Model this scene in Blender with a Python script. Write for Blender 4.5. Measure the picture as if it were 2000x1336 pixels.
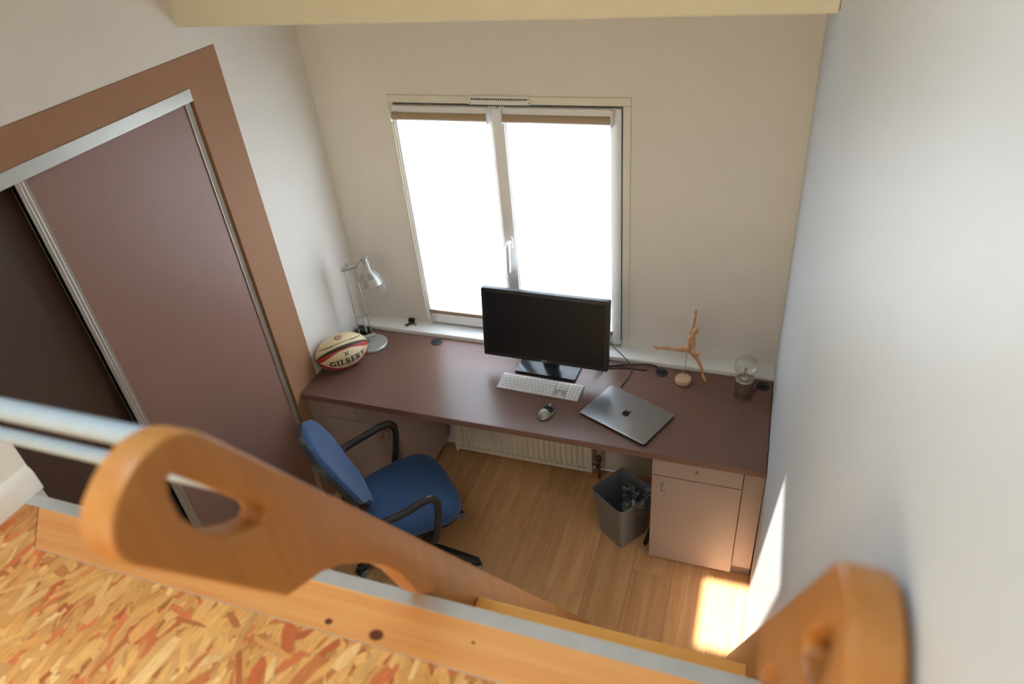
import bpy, bmesh, math, random
from mathutils import Vector, Matrix
random.seed(7)
for o in list(bpy.data.objects): bpy.data.objects.remove(o)
scene = bpy.context.scene
COL = scene.collection
PI = math.pi
def R(d): return math.radians(d)

# ------------------------------------------------------------------ room numbers (metres)
W = 2.261            # right wall; left wall (wardrobe front) is x = 0, upper back wall y = 0
DESK_Z, DESK_Y = 0.751, -0.710
LOFT_Z, LOFT_Y = 1.75, -2.218
CEIL, REAR = 3.40, -4.60
SKY_X0, SKY_X1, SKY_Y0, SKY_Y1 = 1.15, 1.756, -2.87, -2.464   # roof window

# ------------------------------------------------------------------ camera
cam = bpy.data.cameras.new('camera'); co = bpy.data.objects.new('camera', cam); COL.objects.link(co)
right = Vector((0.9424, 0.3234, -0.0856)); down = Vector((0.1218, -0.5699, -0.8126)); fwd = Vector((-0.3116, 0.7554, -0.5765))
m = Matrix.Identity(4)
for r in range(3):
    m[r][0] = right[r]; m[r][1] = -down[r]; m[r][2] = -fwd[r]
m.translation = Vector((2.1045, -2.9285, 2.9419))
co.matrix_world = m
cam.sensor_width = 36; cam.lens = 24.861; cam.clip_start = 0.02
cam.dof.use_dof = True; cam.dof.focus_distance = 2.85; cam.dof.aperture_fstop = 2.2
scene.camera = co

# ------------------------------------------------------------------ world, sun, daylight at the windows, added rear fill lights, exposure
wd = bpy.data.worlds.new('sky'); scene.world = wd; wd.use_nodes = True
bg = wd.node_tree.nodes['Background']; bg.inputs[0].default_value = (0.62, 0.80, 1.0, 1); bg.inputs[1].default_value = 1.2
sd = Vector((0.26, 0.51, -1.0)).normalized()
sl = bpy.data.lights.new('sun', 'SUN'); sl.energy = 26; sl.angle = R(0.9); sl.color = (1.0, 0.93, 0.82)
so = bpy.data.objects.new('sun', sl); COL.objects.link(so); so.rotation_euler = sd.to_track_quat('-Z', 'Y').to_euler(); so.location = (0, -4, 6)
def area(name, loc, d, sx, sy, power, color):
    l = bpy.data.lights.new(name, 'AREA'); l.shape = 'RECTANGLE'; l.size = sx; l.size_y = sy; l.energy = power; l.color = color
    o = bpy.data.objects.new(name, l); COL.objects.link(o); o.location = loc
    o.rotation_euler = Vector(d).to_track_quat('-Z', 'Z' if abs(d[2]) < .9 else 'Y').to_euler(); return o
area('daylight_window', (0.97, 0.20, 1.40), (0, -1, 0), 1.30, 1.45, 106, (0.66, 0.81, 1.0))
area('daylight_roof_window', ((SKY_X0+SKY_X1)/2, (SKY_Y0+SKY_Y1)/2, CEIL+0.20), (0, 0, -1), 0.55, 0.38, 15, (0.60, 0.81, 1.0))
area('fill_loft_light', (1.25, REAR-0.16, 2.40), (0, 1, 0), 0.95, 0.85, 31, (1.0, 0.88, 0.58))  # added warm fill behind an unseen rear opening, brightens the back wall
area('fill_low_light', (1.0, REAR-0.16, 1.02), (0, 1, 0), 0.78, 0.78, 7, (1.0, 0.94, 0.82))  # added fill behind an unseen low opening, brightens floor and lower wall
vs = scene.view_settings
vs.view_transform = 'Standard'; vs.look = 'None'; vs.exposure = 0.22; vs.gamma = 1.0; vs.use_curve_mapping = False

# ------------------------------------------------------------------ materials
MATS = {}
def srgb(r, g, b):
    f = lambda c: (c/255/12.92) if c/255 <= .04045 else ((c/255+.055)/1.055)**2.4
    return (f(r), f(g), f(b), 1)
class NT:
    def __init__(s, name):
        s.m = bpy.data.materials.new(name); s.m.use_nodes = True; s.t = s.m.node_tree
        s.b = s.t.nodes['Principled BSDF']; MATS[name] = s.m; s.out = s.t.nodes['Material Output']
    def n(s, kind, **kw):
        nd = s.t.nodes.new(kind)
        for k, v in kw.items():
            if k.startswith('i_'):
                key = k[2:]; key = int(key) if key.isdigit() else key.replace('_', ' ')
                nd.inputs[key].default_value = v
            else: setattr(nd, k, v)
        return nd
    def l(s, a, b): s.t.links.new(a, b)
    def ramp(s, fac, stops):
        r = s.n('ShaderNodeValToRGB'); e = r.color_ramp.elements
        while len(e) > 1: e.remove(e[-1])
        for i, (p, c) in enumerate(stops):
            x = e[0] if i == 0 else e.new(p)
            x.position = p; x.color = c
        s.l(fac, r.inputs[0]); return r.outputs[0]
    def bump(s, h, strength=.1, dist=.01):
        b = s.n('ShaderNodeBump', i_Strength=strength, i_Distance=dist); s.l(h, b.inputs['Height']); s.l(b.outputs[0], s.b.inputs['Normal'])
    def coords(s, scale=(1, 1, 1), kind='Object', rnd=False):
        tc = s.n('ShaderNodeTexCoord'); mp = s.n('ShaderNodeMapping'); mp.inputs['Scale'].default_value = scale
        s.l(tc.outputs[kind], mp.inputs[0])
        if rnd:
            oi = s.n('ShaderNodeObjectInfo'); mu = s.n('ShaderNodeVectorMath', operation='SCALE'); mu.inputs[0].default_value = (13.1, 7.7, 3.3)
            s.l(oi.outputs['Random'], mu.inputs['Scale']); s.l(mu.outputs[0], mp.inputs['Location'])
        return mp.outputs[0]
    def set(s, **kw):
        for k, v in kw.items(): s.b.inputs[k.replace('_', ' ')].default_value = v
        return s
def plain(name, col, rough=.5, metal=0, var=.06, nscale=30, bump=0, spec=.5, coat=0):
    t = NT(name); t.set(Roughness=rough, Metallic=metal); t.b.inputs['Specular IOR Level'].default_value = spec
    if coat: t.b.inputs['Coat Weight'].default_value = coat
    nz = t.n('ShaderNodeTexNoise', i_Scale=nscale, i_Detail=4.0); t.l(t.coords(), nz.inputs['Vector'])
    lo = tuple(c*(1-var) for c in col[:3])+(1,); hi = tuple(min(1, c*(1+var)) for c in col[:3])+(1,)
    t.l(t.ramp(nz.outputs['Fac'], [(.3, lo), (.7, hi)]), t.b.inputs['Base Color'])
    if bump: t.bump(nz.outputs['Fac'], bump, .004)
    return t.m
def wood(name, c1, c2, axis=1, rough=.4, scale=1., rnd=False, dark=None, coat=0):
    t = NT(name); t.set(Roughness=rough)
    if coat: t.b.inputs['Coat Weight'].default_value = coat
    sc = [22*scale]*3; sc[axis] = 1.1*scale
    v = t.coords(tuple(sc), rnd=rnd)
    n1 = t.n('ShaderNodeTexNoise', i_Scale=1.0, i_Detail=6.0, i_Roughness=.6, i_Distortion=.6); t.l(v, n1.inputs['Vector'])
    sc2 = [90*scale]*3; sc2[axis] = 3*scale
    n2 = t.n('ShaderNodeTexNoise', i_Scale=1.0, i_Detail=3.0); t.l(t.coords(tuple(sc2), rnd=rnd), n2.inputs['Vector'])
    mx = t.n('ShaderNodeMix', data_type='FLOAT'); mx.inputs[0].default_value = .35
    t.l(n1.outputs['Fac'], mx.inputs[2]); t.l(n2.outputs['Fac'], mx.inputs[3])
    mid = tuple((a+b)/2 for a, b in zip(c1, c2))
    col = t.ramp(mx.outputs[0], [(.33, c1), (.5, mid), (.66, c2)])
    if rnd:
        oi = t.n('ShaderNodeObjectInfo'); hs = t.n('ShaderNodeHueSaturation'); mr = t.n('ShaderNodeMapRange', i_3=.86, i_4=1.12)
        t.l(oi.outputs['Random'], mr.inputs[0]); t.l(mr.outputs[0], hs.inputs['Value']); t.l(col, hs.inputs['Color']); col = hs.outputs[0]
    t.l(col, t.b.inputs['Base Color']); t.bump(n2.outputs['Fac'], .05, .002)
    t.colsock = col
    return t
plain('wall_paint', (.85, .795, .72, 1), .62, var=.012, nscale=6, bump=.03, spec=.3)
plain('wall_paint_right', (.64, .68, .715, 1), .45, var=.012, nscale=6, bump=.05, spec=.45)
plain('cream_paint', (.86, .80, .60, 1), .5, var=.03, nscale=9, bump=.04)
plain('trim_paint', (.80, .75, .63, 1), .42, var=.02, nscale=9)
plain('white_paint', (.84, .83, .80, 1), .35, var=.015)
plain('white_plastic', (.86, .86, .85, 1), .3, var=.01)
plain('desk_laminate', (.175, .090, .066, 1), .30, var=.03, nscale=180, bump=.02, spec=.55)
plain('desk_edge', (.21, .115, .085, 1), .42, var=.03, nscale=120)
plain('cabinet_laminate', (.38, .295, .245, 1), .42, var=.02, nscale=120)
plain('plinth_laminate', (.25, .17, .13, 1), .5, var=.03)
plain('wardrobe_tan', (.385, .205, .115, 1), .62, var=.02, nscale=60, spec=.22)
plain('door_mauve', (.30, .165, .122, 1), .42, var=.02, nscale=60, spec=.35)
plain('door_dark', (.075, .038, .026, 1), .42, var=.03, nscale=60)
plain('aluminium', (.50, .48, .43, 1), .38, .6, var=.03, nscale=40)
plain('aluminium_cool', (.62, .66, .70, 1), .42, .6, var=.05, nscale=25)
plain('rail_grey', (.40, .48, .55, 1), .35, .35, var=.04)
plain('steel', (.60, .59, .56, 1), .3, .9, var=.05)
plain('brushed_steel', (.42, .37, .31, 1), .30, .95, var=.12, nscale=70)
plain('black_plastic', (.018, .018, .019, 1), .42, var=.1, nscale=200)
plain('black_glossy', (.012, .013, .016, 1), .16, var=.05)
plain('screen', (.010, .009, .008, 1), .30, var=.03, spec=.45)
plain('grommet_black', (.022, .024, .028, 1), .5, var=.1)
plain('cable_black', (.012, .012, .013, 1), .5, var=.1)
plain('space_grey', (.30, .30, .31, 1), .36, .85, var=.02, nscale=150)
plain('space_grey_dark', (.05, .05, .052, 1), .4, .6, var=.03)
plain('logo_black', (.01, .01, .012, 1), .1, .3)
plain('kb_silver', (.52, .52, .53, 1), .35, .4, var=.02)
plain('key_white', (.84, .83, .80, 1), .45, var=.01)
plain('mouse_silver', (.36, .37, .34, 1), .28, .35, var=.03)
plain('chair_black', (.022, .022, .022, 1), .48, var=.15, nscale=300)
plain('caster_grey', (.34, .34, .35, 1), .4, var=.05)
plain('lamp_silver', (.50, .51, .50, 1), .36, .45, var=.04)
plain('lamp_shade', (.43, .42, .38, 1), .34, .35, var=.03)
plain('wood_pale', (.62, .40, .26, 1), .5, var=.12, nscale=35)
plain('wood_mannequin', (.62, .33, .165, 1), .42, var=.13, nscale=45)
plain('radiator_cream', (.80, .76, .64, 1), .38, var=.015)
plain('bin_grey', (.26, .27, .275, 1), .42, .4, var=.08, nscale=400)
plain('blind_beige', (.44, .32, .215, 1), .7, var=.04, nscale=200)
plain('brass_dark', (.20, .15, .09, 1), .4, .7)
plain('red_print', (.33, .05, .045, 1), .5, var=.06)
plain('black_print', (.02, .022, .016, 1), .55, var=.1)
plain('light_print', (.55, .56, .56, 1), .4)
plain('filament', (.85, .42, .10, 1), .4)
t = NT('chair_blue'); t.set(Roughness=.85); t.b.inputs['Sheen Weight'].default_value = .15
n1 = t.n('ShaderNodeTexNoise', i_Scale=420.0, i_Detail=2.0); t.l(t.coords(), n1.inputs['Vector'])
t.l(t.ramp(n1.outputs['Fac'], [(.3, (.018, .055, .150, 1)), (.7, (.030, .092, .235, 1))]), t.b.inputs['Base Color']); t.bump(n1.outputs['Fac'], .25, .002)
wood('laminate_oak', srgb(208, 150, 100), srgb(232, 186, 134), 1, .34, 1.0, True)
wood('beech', srgb(168, 109, 50), srgb(184, 126, 66), 2, .42, 1.0)
wood('tread_oak', srgb(250, 176, 84), srgb(254, 196, 108), 0, .42, 1.0)
t = wood('pine', srgb(226, 150, 84), srgb(240, 180, 112), 0, .45, .9)
tc = t.n('ShaderNodeTexCoord'); col = t.colsock
for kx, ky, kr in ((1.517, -2.321, .0150), (1.413, -2.321, .0085), (1.70, -2.285, .004), (.95, -2.30, .006), (1.95, -2.33, .005)):
    mp = t.n('ShaderNodeMapping'); mp.inputs['Location'].default_value = (-kx, -ky*1.25, 0); mp.inputs['Scale'].default_value = (1, 1.25, 0)
    t.l(tc.outputs['Object'], mp.inputs[0]); ln = t.n('ShaderNodeVectorMath', operation='LENGTH'); t.l(mp.outputs[0], ln.inputs[0])
    rp = t.n('ShaderNodeMapRange', i_1=kr*.75, i_2=kr*1.15, i_3=1.0, i_4=0.0); t.l(ln.outputs['Value'], rp.inputs[0])
    mx = t.n('ShaderNodeMix', data_type='RGBA'); t.l(rp.outputs[0], mx.inputs[0]); t.l(col, mx.inputs[6]); mx.inputs[7].default_value = srgb(104, 52, 32); col = mx.outputs[2]
t.l(col, t.b.inputs['Base Color'])
# strand board: base and flakes (colour per flake in an attribute)
t = NT('osb_base'); t.set(Roughness=.6)
nz = t.n('ShaderNodeTexNoise', i_Scale=1.0, i_Detail=5.0); t.l(t.coords((60, 14, 20)), nz.inputs['Vector'])
t.l(t.ramp(nz.outputs['Fac'], [(.35, srgb(176, 104, 52)), (.65, srgb(222, 164, 98))]), t.b.inputs['Base Color'])
t = NT('osb_flake'); t.set(Roughness=.5)
at = t.n('ShaderNodeAttribute', attribute_name='tint'); nz = t.n('ShaderNodeTexNoise', i_Scale=1.0, i_Detail=4.0); t.l(t.coords((160, 30, 20)), nz.inputs['Vector'])
hs = t.n('ShaderNodeHueSaturation'); mr = t.n('ShaderNodeMapRange', i_3=.72, i_4=1.25); t.l(nz.outputs['Fac'], mr.inputs[0]); t.l(mr.outputs[0], hs.inputs['Value']); t.l(at.outputs['Color'], hs.inputs['Color']); t.l(hs.outputs[0], t.b.inputs['Base Color'])
# rugby ball: printed panels in an attribute
t = NT('ball_leather'); t.set(Roughness=.55); at = t.n('ShaderNodeAttribute', attribute_name='tint'); t.l(at.outputs['Color'], t.b.inputs['Base Color'])
vo = t.n('ShaderNodeTexVoronoi', i_Scale=420.0); t.l(t.coords(), vo.inputs['Vector']); t.bump(vo.outputs['Distance'], .25, .001)
def thin_glass(name, tint=(1, 1, 1, 1), gloss=.06, rough=.02):
    t = NT(name); t.t.nodes.remove(t.b)
    tr = t.n('ShaderNodeBsdfTransparent'); tr.inputs[0].default_value = tint
    gl = t.n('ShaderNodeBsdfGlossy'); gl.inputs['Roughness'].default_value = rough
    fr = t.n('ShaderNodeLayerWeight'); fr.inputs[0].default_value = .25
    mr = t.n('ShaderNodeMapRange', i_3=gloss, i_4=.75); t.l(fr.outputs['Facing'], mr.inputs[0])
    mx = t.n('ShaderNodeMixShader'); t.l(mr.outputs[0], mx.inputs[0]); t.l(tr.outputs[0], mx.inputs[1]); t.l(gl.outputs[0], mx.inputs[2]); t.l(mx.outputs[0], t.out.inputs[0])
    return t.m
thin_glass('pane_glass'); thin_glass('bulb_glass', (.97, .97, .96, 1), .05)
# blind cloth: lets daylight through
t = NT('blind_cloth'); t.t.nodes.remove(t.b)
nz = t.n('ShaderNodeTexNoise', i_Scale=900.0); t.l(t.coords(), nz.inputs['Vector'])
c1 = t.ramp(nz.outputs['Fac'], [(.3, (.50, .42, .34, 1)), (.7, (.56, .47, .38, 1))])
df = t.n('ShaderNodeBsdfDiffuse'); t.l(c1, df.inputs[0]); tl = t.n('ShaderNodeBsdfTranslucent'); tl.inputs[0].default_value = (.69, .66, .62, 1)
mx = t.n('ShaderNodeMixShader'); mx.inputs[0].default_value = .62; t.l(df.outputs[0], mx.inputs[1]); t.l(tl.outputs[0], mx.inputs[2]); t.l(mx.outputs[0], t.out.inputs[0])
# plastic bag
t = NT('bag_film'); t.t.nodes.remove(t.b)
tr = t.n('ShaderNodeBsdfTransparent'); tr.inputs[0].default_value = (.86, .88, .90, 1); gl = t.n('ShaderNodeBsdfGlossy'); gl.inputs['Roughness'].default_value = .16
df = t.n('ShaderNodeBsdfDiffuse'); df.inputs[0].default_value = (.85, .86, .88, 1); ma = t.n('ShaderNodeMixShader'); ma.inputs[0].default_value = .45; t.l(gl.outputs[0], ma.inputs[1]); t.l(df.outputs[0], ma.inputs[2])
nz = t.n('ShaderNodeTexNoise', i_Scale=40.0); t.l(t.coords(), nz.inputs['Vector']); mr = t.n('ShaderNodeMapRange', i_3=.22, i_4=.7); t.l(nz.outputs['Fac'], mr.inputs[0])
mx = t.n('ShaderNodeMixShader'); t.l(mr.outputs[0], mx.inputs[0]); t.l(tr.outputs[0], mx.inputs[1]); t.l(ma.outputs[0], mx.inputs[2]); t.l(mx.outputs[0], t.out.inputs[0])

# ------------------------------------------------------------------ mesh helpers
class MB:
    def __init__(s): s.v = []; s.f = []
    def add(s, vs, fs):
        o = len(s.v); s.v += [tuple(v) for v in vs]; s.f += [tuple(i+o for i in f) for f in fs]; return s
    def box(s, x0, x1, y0, y1, z0, z1):
        return s.add([(x, y, z) for x in (x0, x1) for y in (y0, y1) for z in (z0, z1)],
                     [(0, 1, 3, 2), (4, 6, 7, 5), (0, 4, 5, 1), (2, 3, 7, 6), (0, 2, 6, 4), (1, 5, 7, 3)])
    def prism(s, poly, fn, a, b):      # poly of 2-D points, fn(u, v, w) -> xyz
        n = len(poly); vs = [fn(u, v, a) for u, v in poly]+[fn(u, v, b) for u, v in poly]
        fs = [tuple(range(n))[::-1], tuple(range(n, 2*n))]+[(i, (i+1) % n, n+(i+1) % n, n+i) for i in range(n)]
        return s.add(vs, fs)
    def tube(s, path, r, seg=10, closed=False, cap=True):
        path = [Vector(q) for q in path]; n = len(path); rs = r if isinstance(r, (list, tuple)) else [r]*n
        rings = []; prev = None
        for i, q in enumerate(path):
            if closed: d = path[(i+1) % n]-path[i-1]
            else: d = path[min(i+1, n-1)]-path[max(i-1, 0)]
            d.normalize()
            if prev is None: u = d.orthogonal().normalized()
            else: u = (prev-d*prev.dot(d)); u = u.normalized() if u.length > 1e-6 else d.orthogonal().normalized()
            prev = u; w = d.cross(u)
            rings.append([q+(u*math.cos(2*PI*k/seg)+w*math.sin(2*PI*k/seg))*rs[i] for k in range(seg)])
        vs = [v for ring in rings for v in ring]; fs = []
        for i in range(n if closed else n-1):
            j = (i+1) % n
            for k in range(seg): fs.append((i*seg+k, i*seg+(k+1) % seg, j*seg+(k+1) % seg, j*seg+k))
        if cap and not closed: fs += [tuple(range(seg))[::-1], tuple(range((n-1)*seg, n*seg))]
        return s.add(vs, fs)
    def cyl(s, a, b, r, r2=None, seg=24): return s.tube([a, b], [r, r if r2 is None else r2], seg)
    def lathe(s, prof, origin=(0, 0, 0), axis=(0, 0, 1), seg=32):   # prof [(radius, height)]
        ax = Vector(axis).normalized(); u = ax.orthogonal().normalized(); w = ax.cross(u); o = Vector(origin); vs = []; fs = []
        for r, h in prof:
            for k in range(seg): a = 2*PI*k/seg; vs.append(o+ax*h+(u*math.cos(a)+w*math.sin(a))*max(r, 1e-5))
        for i in range(len(prof)-1):
            for k in range(seg): fs.append((i*seg+k, i*seg+(k+1) % seg, (i+1)*seg+(k+1) % seg, (i+1)*seg+k))
        if prof[0][0] > 1e-4: fs.append(tuple(range(seg))[::-1])
        if prof[-1][0] > 1e-4: fs.append(tuple(range((len(prof)-1)*seg, len(prof)*seg)))
        return s.add(vs, fs)
    def ball(s, c, rx, ry=None, rz=None, nu=20, nv=12, M=None):
        ry = ry or rx; rz = rz or rx; vs = []; fs = []
        for j in range(nv+1):
            th = PI*j/nv
            for i in range(nu):
                a = 2*PI*i/nu; q = Vector((rx*math.sin(th)*math.cos(a), ry*math.sin(th)*math.sin(a), rz*math.cos(th)))
                if M: q = M @ q
                vs.append(Vector(c)+q)
        for j in range(nv):
            for i in range(nu): fs.append((j*nu+i, (j+1)*nu+i, (j+1)*nu+(i+1) % nu, j*nu+(i+1) % nu))
        return s.add(vs, fs)
    def grid(s, rows):
        n = len(rows[0]); vs = [v for r in rows for v in r]
        return s.add(vs, [(i*n+k, i*n+k+1, (i+1)*n+k+1, (i+1)*n+k) for i in range(len(rows)-1) for k in range(n-1)])
    def mesh(s, name, bevel=0, seg=2, smooth=False, angle=35):
        me = bpy.data.meshes.new(name); me.from_pydata(s.v, [], s.f); bm = bmesh.new(); bm.from_mesh(me)
        bmesh.ops.remove_doubles(bm, verts=bm.verts, dist=1e-6); bmesh.ops.recalc_face_normals(bm, faces=bm.faces)
        if bevel:
            es = [e for e in bm.edges if len(e.link_faces) == 2 and e.calc_face_angle(0) > R(30)]
            bmesh.ops.bevel(bm, geom=es, offset=bevel, segments=seg, profile=.6, affect='EDGES', clamp_overlap=True)
        for f in bm.faces: f.smooth = bool(smooth)
        if smooth:
            for e in bm.edges: e.smooth = not (len(e.link_faces) == 2 and e.calc_face_angle(0) > R(angle))
        bm.to_mesh(me); bm.free(); return me
MINV = {}
def obj(name, data, mat, parent=None, world=True):
    o = bpy.data.objects.new(name, data); COL.objects.link(o)
    if mat and data is not None and not data.materials: data.materials.append(MATS[mat])
    if parent is not None:
        o.parent = parent
        if world and parent.name in MINV: o.matrix_parent_inverse = MINV[parent.name]
    return o
def part(name, mb, mat, parent=None, bevel=0, seg=2, smooth=False, world=True, angle=35):
    return obj(name, mb.mesh(name, bevel, seg, smooth, angle), mat, parent, world)
def tag(o, label=None, cat=None, group=None, kind=None):
    for k, v in (('label', label), ('category', cat), ('group', group), ('kind', kind)):
        if v: o[k] = v
    return o
def thing(name, label, cat, loc, rotz=0, group=None, kind=None):
    o = bpy.data.objects.new(name, None); COL.objects.link(o); o.empty_display_size = .05
    o.location = loc; o.rotation_euler = (0, 0, rotz); MINV[o.name] = (Matrix.Translation(Vector(loc)) @ Matrix.Rotation(rotz, 4, 'Z')).inverted()
    return tag(o, label, cat, group, kind)
def frame(loc, rotz=0, tilt=None):       # local -> world helper for rotated things
    return Matrix.Translation(Vector(loc)) @ Matrix.Rotation(rotz, 4, 'Z')
def arc(c, r, a0, a1, n=12): return [(c[0]+r*math.cos(a0+(a1-a0)*i/n), c[1]+r*math.sin(a0+(a1-a0)*i/n)) for i in range(n+1)]
def rrect(w, h, r, n=6):
    o = []
    for cx, cy, a in ((w/2-r, h/2-r, 0), (-w/2+r, h/2-r, PI/2), (-w/2+r, -h/2+r, PI), (w/2-r, -h/2+r, 1.5*PI)): o += arc((cx, cy), r, a, a+PI/2, n)
    return o
def smoothpath(pts, n=8):
    pts = [Vector(q) for q in pts]; P = [pts[0]*2-pts[1]]+pts+[pts[-1]*2-pts[-2]]; out = []
    for i in range(1, len(P)-2):
        a, b, c, d = P[i-1:i+3]
        for k in range(n):
            t_ = k/n; out.append(.5*((2*b)+(c-a)*t_+(2*a-5*b+4*c-d)*t_*t_+(3*b-a-3*c+d)*t_**3))
    return out+[pts[-1]]
XY = lambda u, v, w: (u, v, w)
XZ = lambda u, v, w: (u, w, v)
YZ = lambda u, v, w: (w, u, v)

# ================================================================== SETTING
fl = thing('floor', 'orange brown laminate plank floor between desk and loft', 'floor', (0, 0, 0), kind='structure')
part('subfloor', MB().box(-.7, W+.2, REAR, -.145, -.10, -.012), 'plinth_laminate', fl)
pw, pl = .193, 1.29
pm = MB().box(.0004, pw-.0004, .0004, pl-.0004, -.0118, 0).mesh('plank', .0008, 1); pm.materials.append(MATS['laminate_oak'])
off = [.35, .93, .12, .71, 1.10, .52, .24, .83, .02, .62, 1.2, .42, .9]
for i in range(12):
    y = -.145-off[i]
    k = 0
    ys = [(-.145-off[i], off[i])]
    while y > REAR: ys.append((y-pl, pl)); y -= pl
    for y0, ln in ys:
        o = obj('plank', pm, None, fl); o.location = (i*pw-.02, y0, 0); o.scale = (1, ln/pl, 1)

WX0, WX1, WZ0, WZ1 = .432, 1.506, .776, 2.004       # window opening
wb = MB().box(-.15, WX0, 0, .10, 0, CEIL).box(WX1, W+.15, 0, .10, 0, CEIL).box(WX0, WX1, 0, .10, 0, WZ0).box(WX0, WX1, 0, .10, WZ1, CEIL)
wbo = tag(part('wall_back', wb, 'wall_paint'), 'off white painted back wall around the window', 'wall', kind='structure')
part('lower_wall', MB().box(0, W, -.145, 0, 0, .716).box(0, W, -.100, 0, .716, .751), 'wall_paint', wbo)
# left wall: white strip by the corner and white above the wardrobe
WD_Y, WD_Z = -.557, 2.395
wl = MB().box(-.15, 0, WD_Y, 0, 0, CEIL)
tag(part('wall_left', wl, 'wall_paint'), 'white strip of left wall between wardrobe and window wall', 'wall', kind='structure')
tag(part('wall_left_upper', MB().box(-.15, 0, -2.19, WD_Y, WD_Z, CEIL), 'wall_paint'), 'white wall above the wardrobe', 'wall', kind='structure')
wr = MB().add([(W, .25, -.1), (W, REAR, -.1), (W-.028, REAR, 2.55), (W-.028, .25, 2.55), (W-.028, REAR, CEIL), (W-.028, .25, CEIL),
               (W+.2, .25, -.1), (W+.2, REAR, -.1), (W+.2, REAR, CEIL), (W+.2, .25, CEIL)],
              [(0, 1, 2, 3), (3, 2, 4, 5), (6, 9, 8, 7), (1, 7, 8, 4, 2), (0, 3, 5, 9, 6), (5, 4, 8, 9), (0, 6, 7, 1)])
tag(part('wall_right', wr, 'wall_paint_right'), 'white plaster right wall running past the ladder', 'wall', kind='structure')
lw = tag(part('wall_loft', MB().box(-.75, .510, REAR, -2.19, 0, CEIL), 'white_paint'), 'white wall rising from the loft floor at far left', 'wall', kind='structure')
bb = MB().prism([(0, 0), (.014, 0), (.014, .052), (.011, .062), (.005, .070), (0, .074)], lambda u, v, w: (.510+u, w, LOFT_Z+v), REAR, -2.192)
tag(part('baseboard_loft', bb, 'white_paint', smooth=True), 'white rounded skirting board on the loft floor', 'baseboard', kind='structure')
rx0, rx1, rz0, rz1 = .75, 1.75, 1.95, 2.85
rear = MB().box(.510, .60, REAR-.15, REAR, 0, CEIL).box(rx1, W+.2, REAR-.15, REAR, 0, CEIL).box(rx0, rx1, REAR-.15, REAR, 1.42, rz0).box(rx0, rx1, REAR-.15, REAR, rz1, CEIL).box(.60, .75, REAR-.15, REAR, 1.42, CEIL).box(.60, 1.75, REAR-.15, REAR, 0, .62).box(1.40, 1.75, REAR-.15, REAR, .62, 1.42)
tag(part('wall_rear', rear, 'wall_paint'), 'white rear wall behind the loft', 'wall', kind='structure')
cl = MB().box(-.75, W+.2, SKY_Y1, .25, CEIL, CEIL+.12).box(-.75, SKY_X0, SKY_Y0, SKY_Y1, CEIL, CEIL+.12).box(SKY_X1, W+.2, SKY_Y0, SKY_Y1, CEIL, CEIL+.12).box(-.75, W+.2, REAR, SKY_Y0, CEIL, CEIL+.12)
tag(part('ceiling', cl, 'cream_paint'), 'cream ceiling with a small roof window', 'ceiling', kind='structure')
w2 = thing('window_2', 'small roof window above the loft', 'window', (1.45, -2.67, CEIL), kind='structure')
part('pane', MB().box(SKY_X0, SKY_X1, SKY_Y0, SKY_Y1, CEIL+.105, CEIL+.11), 'pane_glass', w2)
w4 = thing('added_low_window', 'added unseen rear window for fill light under the loft', 'window', (1.0, REAR-.1, .62), kind='structure')  # added, out of view: lets the low fill light in
part('pane', MB().box(.60, 1.40, REAR-.10, REAR-.095, .62, 1.42), 'pane_glass', w4)
w3 = thing('added_loft_window', 'added unseen rear window for warm fill light over the loft', 'window', (1.25, REAR-.1, rz0), kind='structure')  # added, out of view: lets the warm fill reach the back wall
part('pane', MB().box(rx0, rx1, REAR-.10, REAR-.095, rz0, rz1), 'pane_glass', w3)
part('frame', MB().box(rx0, rx0+.05, REAR-.12, REAR-.07, rz0, rz1).box(rx1-.05, rx1, REAR-.12, REAR-.07, rz0, rz1).box(rx0+.05, rx1-.05, REAR-.12, REAR-.07, rz0, rz0+.05).box(rx0+.05, rx1-.05, REAR-.12, REAR-.07, rz1-.05, rz1), 'white_plastic', w3)
bm_ = part('beam', MB().box(-.02, W-.028, -.713, -.585, 2.489, 2.76), 'cream_paint', bevel=.006)
tag(bm_, 'cream painted ceiling beam spanning the room at the top', 'beam', kind='structure')
# ledge along the back wall above the desk
led = [(-.103, .752), (-.103, .766), (-.100, .773), (-.094, .776), (.0, .776), (.0, .752)]
tag(part('trim_1', MB().prism(led, lambda u, v, w: (w, u, v), .001, W-.010), 'white_paint', smooth=True), 'white rounded ledge running along the back of the desk', 'ledge', kind='structure')

# ---------------------------------------------------------------- window with two casements
wn = thing('window_1', 'white double casement window behind the roller blinds', 'window', (.97, 0, WZ0), kind='structure')
fr = MB().box(WX0, WX0+.014, .051, .09, WZ0, WZ1).box(WX1-.035, WX1, .051, .09, WZ0, WZ1).box(WX0+.014, WX1-.035, .051, .09, WZ1-.035, WZ1).box(WX0+.014, WX1-.035, .051, .09, WZ0, WZ0+.035)
part('frame', fr, 'white_plastic', wn, .003)
for a, b, sl_, sr_ in ((WX0+.006, .947, .016, .040), (.951, WX1-.006, .038, .046)):
    z0, z1, s = WZ0+.014, WZ1-.010, .062
    c = MB().box(a, a+sl_, -.012, .05, z0, z1).box(b-sr_, b, -.012, .05, z0, z1).box(a+sl_, b-sr_, -.012, .05, z0, z0+s+.012).box(a+sl_, b-sr_, -.012, .05, z1-s, z1)
    cs = part('casement', c, 'white_plastic', wn, .004)
    part('pane', MB().box(a+sl_, b-sr_, .02, .024, z0+s, z1-s), 'pane_glass', cs)
part('cover_strip', MB().box(.921, .978, -.022, -.0125, WZ0+.02, WZ1-.015), 'white_plastic', wn, .003)
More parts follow.
